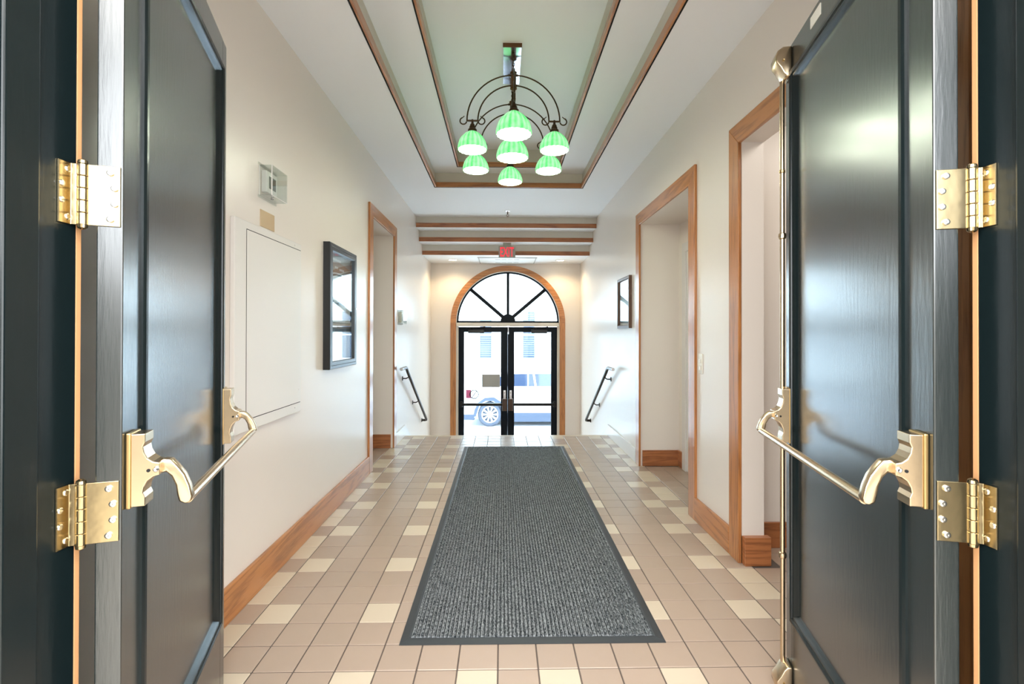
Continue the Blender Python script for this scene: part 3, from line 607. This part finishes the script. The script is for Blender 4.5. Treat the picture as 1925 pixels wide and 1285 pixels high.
def big_door(n, P0, ang, s, jamb_x, sgn, label, rods):
    W_ = .872; Zb, Zt = .012, 2.42; TH = .045
    d = thing('door_%d' % n, label, 'door', (P0[0], P0[1], 0), ang, kind='structure')
    ya, yb = 0, -s*TH
    # slab core: stiles, rails, recessed panel
    def bx(name, u0, u1, z0, z1, n0=0, n1=-.045, bev=.003, mt='door_paint', par=None):
        b = MB(); b.box(u0, u1, s*n0, s*n1, z0, z1); return b.build(name, mt, par or d, local=True, bevel=bev)
    bx('stile', 0, .095, Zb, Zt); bx('stile', .815, W_, Zb, Zt); bx('top_rail', .095, .815, 2.32, Zt, bev=.001); bx('bottom_rail', .095, .815, Zb, .29, bev=.001)
    bx('panel', .11, .80, .30, 2.31, -.012, -.030, bev=0)
    prof = [(-.004, 0), (-.004, .005), (.002, .009), (.010, .010), (.016, .007), (.018, .003), (.026, .003), (.033, -.003), (.040, -.010), (.044, -.013)]
    b = MB(); b.frame_sweep(.095, .815, .29, 2.32, prof, lambda u, z, h: (u, s*h, z)); b.build('panel_moulding', 'frame_paint', d, local=True)
    b = MB(); b.frame_sweep(.095, .815, .29, 2.32, prof, lambda u, z, h: (u, -s*(TH+h), z)); b.build('panel_moulding', 'frame_paint', d, local=True)
    pin = Matrix.Rotation(ang, 2) @ Vector((-.003, -s*.066)); pin = (P0[0]+pin.x, P0[1]+pin.y)
    for z in (.36, .988, 1.625, 2.26): hinge(d, s, z, pin, jamb_x, sgn, n)
    # crossbar exit device: two ogee cases, two arms and a bar
    def case(u0, u1, zc, k, back):
        half = [(.034, .076), (.034, .058), (.030, .048), (.032, .036), (.038, .024), (.048, .016), (.060, .013)]
        pr = [(0, -.076)]+[(a_, -z) for a_, z in half]+[(a_, z) for a_, z in reversed(half)]+[(0, .076)]
        b = MB(); b.prism([(s*a, zc+z*k) for a, z in pr], 'x', u0, u1); o = b.build('exit_bar_case', 'brass', d, local=True, bevel=.0022, smooth=False, seg=3)
        c = MB(); c.box(u0-.004, u1+.004, 0, s*.010, zc-.079*k, zc+.079*k); c.build('case_back_plate', 'brass_dark', o, local=True, bevel=.003)
        c = MB(); c.lathe([(0, -.003), (.004, -.004), (.006, -.002), (.006, .002)], (u0, s*.054, zc), 14, 'x'); c.build('pivot_screw', 'screw_steel', o, local=True, smooth=True)
        c = MB(); c.lathe([(0, -.0012), (.0035, -.0012), (.0035, .001)], (u0, s*.040, zc-.002), 12, 'x'); c.build('screw_hole', 'black_gap', o, local=True)
        return o
    c1 = case(.018, .066, 1.062, 1, 1); c2 = case(.805, .858, 1.046, 1.3, 1)
    zb_ = .985
    for (u, z0, par, rr) in ((.045, 1.062, c1, .0135), (.83, 1.046, c2, .012)):
        uc = u+ (.018 if u < .4 else -.03)
        ap_ = [(.048, .012), (.061, .018), (.076, .015), (.088, .0), (.101, -.020), (.110, -.044), (.1155, -.069), (.112, -.081), (.101, -.084), (.090, -.078), (.0865, -.062), (.084, -.042), (.076, -.022), (.066, -.011), (.052, -.015)]
        kz = (z0-.985)/.077
        c = MB(); c.prism([(s*a_, z0+b_*kz) for a_, b_ in ap_], 'x', u-.0125, u+.0125); c.build('exit_bar_arm', 'brass', par, local=True, bevel=.0045, smooth=True, seg=3)
    c = MB(); c.tube([(.055, s*.101, zb_), (.82, s*.101, zb_)], .0115, 20); c.build('push_bar', 'brass', d, local=True, smooth=True)
    if rods:
        ur, nr = .842, .022
        c = MB(); c.tube([(ur, s*nr, .12), (ur, s*nr, 2.30)], .0085, 16); rod = c.build('vertical_rod', 'brass', d, local=True, smooth=True)
        for z in (1.717, .518):
            c = MB(); c.lathe([(.0085, -.012), (.0125, -.009), (.0135, 0), (.0125, .009), (.0085, .012)], (ur, s*nr, z), 18, 'z'); c.build('collar', 'brass', rod, local=True, smooth=True)
        for z in (1.96,):
            c = MB(); c.lathe([(.0085, -.006), (.0105, -.004), (.0105, .004), (.0085, .006)], (ur, s*nr, z), 18, 'z'); c.build('collar', 'brass_dark', rod, local=True, smooth=True)
        for zz, dr, nm in ((2.30, 1, 'top_latch'), (.125, -1, 'bottom_latch')):
            pr = [(0, 0), (.018, 0), (.030, .014), (.040, .035), (.054, .055), (.056, .080), (.048, .100), (.030, .112), (0, .112)]
            c = MB(); c.prism([(s*a, zz+dr*z) for a, z in pr], 'x', .80, .866); la = c.build(nm, 'brass', d, local=True, bevel=.006, smooth=True, seg=3)
            c = MB(); c.lathe([(0, -.002), (.004, -.003), (.005, .001)], (.80, s*.03, zz+dr*.06), 12, 'x'); c.build('screw', 'brass_dark', la, local=True)
        b = MB(); b.box(.55, .63, 0, s*.002, 2.365, 2.402); b.build('label_plate', 'almond_plastic', d, local=True)['label'] = 'small pale plate on the top rail'
    return d
aL = R_(90+17.5); aR = R_(90-13)
big_door(1, (-.775, 1.005), aL, -1, -.86, -1, 'dark green panelled entrance door open on the left, brass crossbar', False)
big_door(2, (.888, .979), aR, 1, .972, 1, 'dark green panelled entrance door open on the right, brass crossbar and vertical rods', True)

# painted frame with stops, and oak casing edges on the corridor side
for n, X, sx, yj, y_stop, lab in ((15, -.86, -1, .995, (.835, .905), 'left'), (16, .972, 1, .970, (.80, .886), 'right')):
    f = thing('trim_%d' % n, 'dark painted door jamb at the %s edge of the picture' % lab, None, (X, .9, 0), kind='structure')
    b = MB(); b.box(X, X+sx*.05, .70, yj, 0, 2.44); b.build('jamb', 'frame_paint', f, bevel=.002)
    b = MB(); b.box(X-sx*.015, X, y_stop[0], y_stop[1], 0, 2.44); b.build('door_stop', 'frame_paint', f, bevel=.006, seg=4)
    b = MB(); b.box(X-sx*.02, X, .70, .79, 0, 2.44); b.build('jamb_bead', 'frame_paint', f, bevel=.008, seg=4)
    b = MB(); b.box(X, X+sx*.11, yj, yj+.012, 0, 2.50); b.build('casing_board', 'oak_edge', f, bevel=.001)
f = thing('trim_17', 'dark painted head of the entrance door frame', None, (.05, .9, 2.44), kind='structure')
b = MB(); b.box(-.91, 1.022, .70, .97, 2.44, 2.50); b.build('head', 'frame_paint', f, bevel=.002)
b = MB(); b.box(-.86, .972, .82, .89, 2.425, 2.44); b.build('door_stop', 'frame_paint', f, bevel=.003)
m = MB(); m.box(-3.2, -.91, .72, .97, -.06, 3.5); m.box(1.022, 4.3, .72, .97, -.06, 3.5); m.box(-.91, 1.022, .72, .97, 2.50, 3.5)
structure(m.build('wall_front', 'wall_paint'), 'wall holding the dark entrance doors')
m = MB(); m.box(-3.1, -.91, .70, .718, -.004, 3.5); m.box(1.022, 3.1, .70, .718, -.004, 3.5); m.box(-.91, 1.022, .70, .718, 2.50, 3.5)  # unseen dark slabs added to keep the lobby-side wall from glaring
structure(m.build('trim_18', 'frame_paint'), 'added dark facing that dims the lobby side of the entrance wall')
# lobby behind the camera
m = MB(); m.box(-3.2, -3.1, -3.2, .72, -.06, 3.5); m.box(3.1, 3.2, -3.2, .72, -.06, 3.5); m.box(-3.2, 3.2, -3.3, -3.2, -.06, 3.5)
structure(m.build('wall_lobby', 'lobby_paint'), 'lobby walls')
m = MB(); m.box(-3.2, 3.2, -3.3, .8, -.06, -.004); structure(m.build('floor_lobby', 'lobby_floor'), 'lobby floor')
m = MB(); m.box(-3.2, 3.2, -3.3, .97, 3.5, 3.56); structure(m.build('ceiling_lobby', 'ceiling_paint'), 'lobby ceiling')
m = MB(); m.box(R+.12, 4.2, .85, 3.16, CH, CH+.06); structure(m.build('ceiling_side_room', 'ceiling_paint'), 'side room ceiling')

# ------------------------------------------------------------------ wall objects, left
ap = thing('access_panel', 'large pale painted metal access panel on the left wall beside the open door', 'access panel', (L, 2.7, .86))
b = MB(); b.box(L+.0005, L+.024, 2.305, 3.06, .862, 1.90); b.build('flange', 'panel_paint', ap, bevel=.003)
b = MB(); b.box(L+.024, L+.0245, 2.408, 3.05, .918, 1.862); b.build('joint', 'black_gap', ap)
b = MB(); b.box(L+.022, L+.0265, 2.412, 3.047, .922, 1.858); dr = b.build('access_door', 'panel_paint', ap, bevel=.001)
for yy, zz in ((2.96, 1.878), (3.02, 1.80), (3.02, 1.0), (2.97, .895)):
    b = MB(); b.lathe([(0, .0035), (.004, .003), (.005, 0)], (L+.0255, yy, zz), 12, 'x'); b.build('screw', 'skirt_paint', dr)
hl = tag(MB().box(L, L+.004, 2.588, 2.745, 1.915, 2.005).build('name_plate', 'plate_brass', bevel=.001), 'small blank brass plate on the wall just above the access panel', 'plate')
def acrylic_box(name, label, cat, y0, y1, z0, z1, dep, inner, lock=True):
    t = thing(name, label, cat, (L, (y0+y1)/2, z0))
    th = .004
    g_ = MB()
    g_.box(L+dep-th, L+dep, y0, y1, z0, z1); g_.box(L, L+dep-th, y0, y0+th, z0, z1); g_.box(L, L+dep-th, y1-th, y1, z0, z1); g_.box(L, L+dep-th, y0+th, y1-th, z0, z0+th); g_.box(L, L+dep-th, y0+th, y1-th, z1-th, z1)
    g_.box(L, L+.004, y0-.012, y1+.012, z0-.012, z0); g_.box(L, L+.004, y0-.012, y1+.012, z1, z1+.012)
    co = g_.build('clear_cover', 'acrylic', t)
    e = MB(); e.box(L+dep-.0045, L+dep+.0002, y0-.0002, y0+.0025, z0, z1); e.box(L+.001, L+.004, y0-.0002, y0+.003, z0, z1); e.box(L+dep-.004, L+dep+.0002, y0, y1, z0-.0002, z0+.002)  # white strips paint a bright glint along the clear edges
    e.build('edge_glint', 'white_plastic', co)
    inner(t)
    if lock:
        b = MB(); b.lathe([(0, .012), (.008, .012), (.009, .009), (.009, 0)], (L+dep-.022, y0+.05, z0-.010), 16, 'z'); b.build('lock', 'chrome', co, smooth=True)
def inner1(t):
    b = MB(); b.box(L, L+.03, 2.60, 2.72, 2.10, 2.215); bo = b.build('thermostat_body', 'white_plastic', t, bevel=.004)
    b = MB(); b.box(L+.03, L+.0315, 2.625, 2.70, 2.125, 2.19); b.build('display', 'screen_grey', bo)
acrylic_box('thermostat', 'thermostat with dark display in a clear locked cover above the access panel', 'thermostat', 2.575, 2.755, 2.075, 2.235, .07, inner1)
def inner2(t):
    b = MB(); b.box(L, L+.035, 6.03, 6.13, 1.475, 1.61); bo = b.build('thermostat_body', 'almond_plastic', t, bevel=.01)
    b = MB(); b.box(L+.03, L+.037, 6.06, 6.10, 1.50, 1.585); b.build('dial', 'plaque', bo, bevel=.002)
acrylic_box('thermostat', 'small thermostat in a clear cover near the left handrail', 'thermostat', 5.98, 6.19, 1.46, 1.63, .07, inner2)

# display case frame
dc = thing('display_case', 'black framed wall display case with poster between access panel and left doorway', 'display case', (L, 3.81, 1.085))
y0, y1, z0, z1, dp = 3.50, 4.13, 1.083, 2.005, .05
b = MB(); ring2 = [(0, 0), (0, dp-.004), (.004, dp), (.024, dp), (.026, dp-.003), (.028, dp), (.052, dp), (.056, dp-.004), (.056, .012)]
b.frame_sweep(y0, y1, z0, z1, ring2, lambda u, z, h: (L+h, u, z)); b.build('frame', 'grey_metal', dc)
b = MB(); b.box(L, L+dp-.004, y0-.003, y0-.0005, z0, z1); b.build('side_panel', 'dark_frame', dc)['label'] = 'black side of the case'
ya, yb_, za, zb2 = y0+.056, y1-.056, z0+.056, z1-.056
b = MB(); b.box(L, L+.012, ya, yb_, za, zb2); po = b.build('backing', 'paper_white', dc)  # pale sheet carrying plain grey, brown and dark bands and marks
def pz(f): return za+(zb2-za)*f
def band(name, mt, f0, f1, curve, x=L+.0125, c2=None):
    n = 16; top = []; bot = []
    for k in range(n+1):
        u = k/n; yy = ya+(yb_-ya)*u
        top.append((yy, min(pz(f1+curve(u)), zb2))); bot.append((yy, pz(f0+(c2 or curve)(u))))
    v = [(x, a, c) for a, c in top]+[(x, a, c) for a, c in bot]
    q_ = MB(); q_.add(v, [(k, k+1, n+2+k, n+1+k) for k in range(n)]); return q_.build(name, mt, po)
band('backing_band', 'band_grey', .86, 1.0, lambda u: 0, c2=lambda u: 0)
band('backing_band', 'band_brown', .80, .90, lambda u: .03*math.sin(math.pi*min(u*1.1, 1))-.0, x=L+.013)
band('backing_band', 'band_dark', .765, .785, lambda u: .035*math.sin(math.pi*min(u*1.1, 1)), x=L+.0132)
band('backing_band', 'band_dark', .54, .575, lambda u: -.02*math.sin(2.4*u+.2)+.01*math.sin(14*u), x=L+.0132)
band('backing_band', 'band_brown', .275, .345, lambda u: 0, x=L+.013); band('backing_band', 'band_dark', .345, .36, lambda u: 0, x=L+.0133); band('backing_band', 'band_dark', .27, .30, lambda u: .003*math.sin(9*u), x=L+.0133)
for (u0, u1, f, mt_) in ((.12, .55, .945, 'paper_white'), (.05, .2, .875, 'paper_white'), (.28, .42, .875, 'paper_white'), (.48, .7, .865, 'paper_white'), (.2, .38, .317, 'paper_white'), (.25, .42, .552, 'paper_white')):
    b = MB()
    k = u0
    while k < u1-.02:
        b.box(L+.0135, L+.0137, ya+(yb_-ya)*k, ya+(yb_-ya)*(k+.022), pz(f-.009), pz(f+.011)); k += .036
    b.build('pale_marks', mt_, po)
b = MB(); b.box(L+.034, L+.037, ya, yb_, za, zb2); b.build('glass_pane', 'clear_glass', dc)
b = MB(); b.lathe([(0, .006), (.006, .006), (.007, 0)], (L+dp, y1-.028, 1.55), 14, 'x'); b.build('lock', 'chrome', dc)

# ------------------------------------------------------------------ wall objects, right
pf = thing('picture_frame', 'small walnut framed picture on the right wall before the stairs', 'picture frame', (R, 5.5, 1.41))
y0, y1, z0, z1 = 5.235, 5.775, 1.405, 1.985
b = MB(); b.frame_sweep(y0, y1, z0, z1, [(0, 0), (0, .03), (.006, .034), (.03, .034), (.038, .02), (.038, .006)], lambda u, z, h: (R-h, u, z)); b.build('frame', 'walnut', pf)
b = MB(); b.box(R-.008, R, y0+.038, y1-.038, z0+.038, z1-.038); pp = b.build('picture', 'paper_white', pf)
x = R-.0085
b = MB(); b.add([(x, 5.74, 1.79), (x, 5.74, 1.85), (x, 5.27, 1.73), (x, 5.27, 1.67)], [(0, 1, 2, 3)]); b.build('picture_band', 'band_grey', pp)
b = MB(); b.add([(x, 5.74, 1.45), (x, 5.74, 1.53), (x, 5.27, 1.53), (x, 5.27, 1.45)], [(0, 1, 2, 3)]); b.build('picture_band', 'band_grey', pp)
b = MB(); b.box(R-.018, R-.015, y0+.038, y1-.038, z0+.038, z1-.038); b.build('glass_pane', 'clear_glass', pf)
ls = thing('light_switch', 'almond double rocker light switch between the two right doorways', 'light switch', (R, 3.41, 1.08))
b = MB(); b.box(R-.006, R, 3.372, 3.448, 1.065, 1.205); sp_ = b.build('switch_plate', 'almond_plastic', ls, bevel=.002)
for zz in (1.152, 1.105):
    b = MB(); b.box(R-.014, R-.006, 3.398, 3.422, zz-.015, zz+.015); b.build('rocker', 'white_plastic', ls, bevel=.003)

# ------------------------------------------------------------------ ceiling items: sprinkler, exit sign, vent, downlights
sp = thing('sprinkler', 'small chrome fire sprinkler in the ceiling before the soffit steps', 'sprinkler', (.075, 6.87, CH))
b = MB(); b.lathe([(0, 0), (.038, 0), (.036, -.006), (.014, -.014), (0, -.014)], (.075, 6.87, CH), 24); b.build('escutcheon', 'chrome', sp, smooth=True)
b = MB(); b.tube([(.075, 6.87, CH-.01), (.075, 6.87, CH-.05)], .009, 12); b.tube([(.062, 6.87, CH-.045), (.058, 6.87, CH-.06), (.075, 6.87, CH-.078)], .003, 6); b.tube([(.088, 6.87, CH-.045), (.092, 6.87, CH-.06), (.075, 6.87, CH-.078)], .003, 6); b.build('head', 'bronze', sp, smooth=True)
b = MB(); b.lathe([(0, 0), (.016, 0), (.016, -.002), (0, -.002)], (.075, 6.87, CH-.078), 20); b.build('deflector', 'chrome', sp)
ex = thing('exit_sign', 'illuminated exit sign with red letters hanging from the soffit above the arch', 'exit sign', (.075, 7.62, 2.765))
b = MB(); b.box(.012, .138, 7.60, 7.65, 2.715, 2.765); b.build('mount', 'sign_plate', ex, bevel=.003)
b = MB(); b.box(-.056, .206, 7.61, 7.64, 2.532, 2.716); sg = b.build('sign_body', 'sign_plate', ex, bevel=.004)
cu = bpy.data.curves.new('exit_text', 'FONT'); cu.body = 'EXIT'; cu.size = .16; cu.extrude = .002; cu.align_x = 'CENTER'; cu.space_character = 1.05; cu.offset = .004
to = bpy.data.objects.new('exit_text', cu); C.objects.link(to)
dg = bpy.context.evaluated_depsgraph_get(); me = bpy.data.meshes.new_from_object(to.evaluated_get(dg)); bpy.data.objects.remove(to)
xs_ = [v.co.x for v in me.vertices]; ys_ = [v.co.y for v in me.vertices]; kx = .215/(max(xs_)-min(xs_)); ky = .150/(max(ys_)-min(ys_)); mx_ = (max(xs_)+min(xs_))/2; my_ = (max(ys_)+min(ys_))/2
for v in me.vertices:
    c_ = v.co.copy(); v.co = WM[ex].inverted() @ Vector((.075+(c_.x-mx_)*kx, 7.607-c_.z, 2.624+(c_.y-my_)*ky))
me.materials.clear(); me.materials.append(M['sign_red'])
lo = bpy.data.objects.new('exit_letters', me); C.objects.link(lo); lo.parent = sg
vt = thing('ceiling_vent', 'white square ceiling vent panel with slots in the low soffit', 'vent', (.09, 8.35, 2.605))
vz = 2.605
b = MB(); b.box(-.41, .58, 8.03, 8.70, vz-.012, vz); b.build('panel', 'white_plastic', vt, bevel=.002)
b = MB(); ring(b, -.40, .57, 8.04, 8.69, -.385, .555, 8.055, 8.675, vz-.0135, vz-.010); b.build('edge_line', 'plaque', vt)
for k in range(4):
    for yy in (8.17, 8.52):
        b = MB(); b.box(-.12+.105*k, -.03+.105*k, yy, yy+.05, vz-.0135, vz-.010); b.build('slot', 'plaque', vt)
for x_, lab in ((-.85, 'round recessed downlight to the left of the ceiling vent'), (1.0, 'round recessed downlight to the right of the ceiling vent')):
    dl = thing('downlight', lab, 'downlight', (x_, 8.32, vz), group='recessed downlights over the entrance')
    b = MB(); b.lathe([(.065, 0), (.085, 0), (.083, -.005), (.062, -.006)], (x_, 8.32, vz), 28, close=True); b.build('trim_ring', 'white_plastic', dl, smooth=True)
    b = MB(); b.lathe([(0, -.002), (.064, -.002), (.064, -.003), (0, -.003)], (x_, 8.32, vz), 28); b.build('lamp', 'downlight_glow', dl)
    spot('downlight_beam', (x_, 8.32, vz-.02), 15, R_(150), .7, (1, .80, .48))

# ------------------------------------------------------------------ chandelier
HX, HY1, HY2, HZ, BZ = .085, 3.75, 4.23, 3.35, 2.993
ch = thing('chandelier', 'bronze chandelier with seven green ribbed glass shades hanging in the ceiling tray', 'chandelier', (HX, 3.95, Z2))
b = MB(); b.box(HX-.082, HX+.055, 3.50, 4.03, Z2-.028, Z2); b.build('canopy', 'mirror_brown', ch, bevel=.003)
b = MB(); b.box(HX-.083, HX+.056, 3.498, 3.503, Z2-.03, Z2); b.build('canopy_edge', 'bronze_brown', ch)
def chain(p, q_, name='chain'):
    p, q_ = Vector(p), Vector(q_); n = max(2, int((q_-p).length/.026)); b = MB(); d_ = (q_-p).normalized()
    a = d_.cross(Vector((1, 0, 0))).normalized(); c2 = d_.cross(a)
    for k in range(n):
        c_ = p+(q_-p)*(k+.5)/n; e = a if k % 2 else c2
        pts = [c_+d_*.018*math.cos(t)+e*.009*math.sin(t) for t in [2*math.pi*i/10 for i in range(11)]]
        b.tube(pts, .0028, 6, False)
    b.build(name, 'bronze', ch, smooth=True)
chain((HX-.008, 3.55, Z2-.03), (HX, HY1-.0, HZ+.03)); chain((HX, 3.99, Z2-.03), (HX, HY2, HZ+.03))
b = MB(); b.tube([(HX, HY1, 3.31), (HX, HY2, 3.31)], .010, 12); b.build('spine', 'bronze_brown', ch, smooth=True)
for hy in (HY1, HY2):
    b = MB(); b.lathe([(0, .035), (.01, .035), (.014, .028), (.026, .022), (.026, .014), (.020, .010), (.020, -.095), (.026, -.099), (.026, -.108), (.012, -.118), (0, -.122)], (HX, hy, HZ), 20); b.build('hub', 'bronze_brown', ch, smooth=True)
RO, RI = .36, .276
def lamp(cx, cy, zr, sc, direction=None, stem_to=BZ):
    # shade with dome profile: outside and inside surfaces; local coords centred on the shade axis
    sh = thing('tmp', None, None, (cx, cy, zr))
    W0 = WM[sh]; bpy.data.objects.remove(sh); WM.pop(sh, None) if False else None
    prof = [(.109, 0), (.112, .012), (.110, .035), (.101, .065), (.084, .095), (.060, .120), (.036, .137), (.026, .146)]
    me_ = MB(); me_.lathe([(r*sc, z*sc) for r, z in prof], (0, 0, 0), 72, lobes=18, amp=.06, mi=0)
    me_.lathe([(r*sc-.003, z*sc+(.0 if i else .0)) for i, (r, z) in enumerate(prof)], (0, 0, 0), 72, lobes=18, amp=.06, mi=1)
    m2 = bpy.data.meshes.new('shade'); m2.from_pydata(me_.v, [], me_.f); m2.update()
    m2.materials.append(M['shade_green']); m2.materials.append(M['shade_inside'])
    for p, i in zip(m2.polygons, me_.mi): p.material_index = i
    m2.polygons.foreach_set('use_smooth', [True]*len(m2.polygons))
    o = bpy.data.objects.new('lamp_shade', m2); C.objects.link(o); o.parent = ch
    o.location = Vector((cx, cy, zr))-Vector(ch.location)
    b = MB(); b.lathe([(.0, .24*1), (.008, .235), (.010, .205), (.018, .196), (.020, .185), (.024, .178), (.024, .166), (.034, .158), (.036, .135), (.030, .128)], (cx, cy, zr+(.0 if sc == 1 else (sc-1)*.14)), 20)
    b.build('fitter', 'bronze', ch, smooth=True)
    b = MB(); b.lathe([(0, .045), (.018, .05), (.028, .065), (.028, .085), (.016, .11), (.012, .13)], (cx, cy, zr), 16); b.build('bulb', 'bulb_glow', ch, smooth=True)
    point('chandelier_bulb', (cx, cy, zr+.035), 1.9, .06, (1, .93, .82))
def arm(dx, dy, hy):
    for Rr, zt in ((RO, HZ), (RI, BZ+RI)):
        pts = []
        for k in range(17):
            t = math.pi/2*k/16
            pts.append((HX+dx*Rr*math.sin(t), hy+dy*Rr*math.sin(t), BZ+(zt-BZ)*math.cos(t)))
        b = MB(); b.tube(pts, .0055, 8); b.tube([pts[0], pts[1]], .009, 8); b.build('arm', 'bronze', ch, smooth=True)
    b = MB(); b.tube([(HX+dx*(RI-.005), hy+dy*(RI-.005), BZ), (HX+dx*(RO+.005), hy+dy*(RO+.005), BZ)], .0075, 8)
    for (r0, sg_) in ((RO, 1), (RI, -1)):
        for k in range(1):
            pts = []
            for i in range(12):
                t = -math.pi/2*.2-math.pi*1.35*i/11
                rr = .026
                off = .028-rr*math.cos(t); zz = .0+rr*math.sin(t)
                pts.append((HX+dx*(r0+sg_*(off)), hy+dy*(r0+sg_*(off)), BZ-.002+zz))
            b.tube(pts, [.006]+[.005]*10+[.0035], 8)
            e = pts[-1]; b.tube([(e[0]-dx*sg_*.012, e[1]-dy*sg_*.012, e[2]+.012), (e[0]+dx*sg_*.006, e[1]+dy*sg_*.006, e[2]-.004)], .0032, 6)
    b.build('bracket', 'bronze', ch, smooth=True)
RM = (RO+RI)/2; ZR = 2.766
for hy in (HY1, HY2):
    for s in (-1, 1):
        arm(s, 0, hy); lamp(HX+s*RM, hy, ZR, 1)
arm(0, -1, HY1); lamp(HX-.004, HY1-RM, ZR-.008, 1.12)
arm(0, 1, HY2); lamp(HX-.012, HY2+RM, ZR, 1.0)
lamp(HX-.004, 3.92, ZR+.0, 1.14)
b = MB(); b.tube([(HX-.004, 3.92, 3.31), (HX-.004, 3.92, BZ)], .008, 10); b.build('down_rod', 'bronze', ch, smooth=True)
bpy.context.view_layer.update()
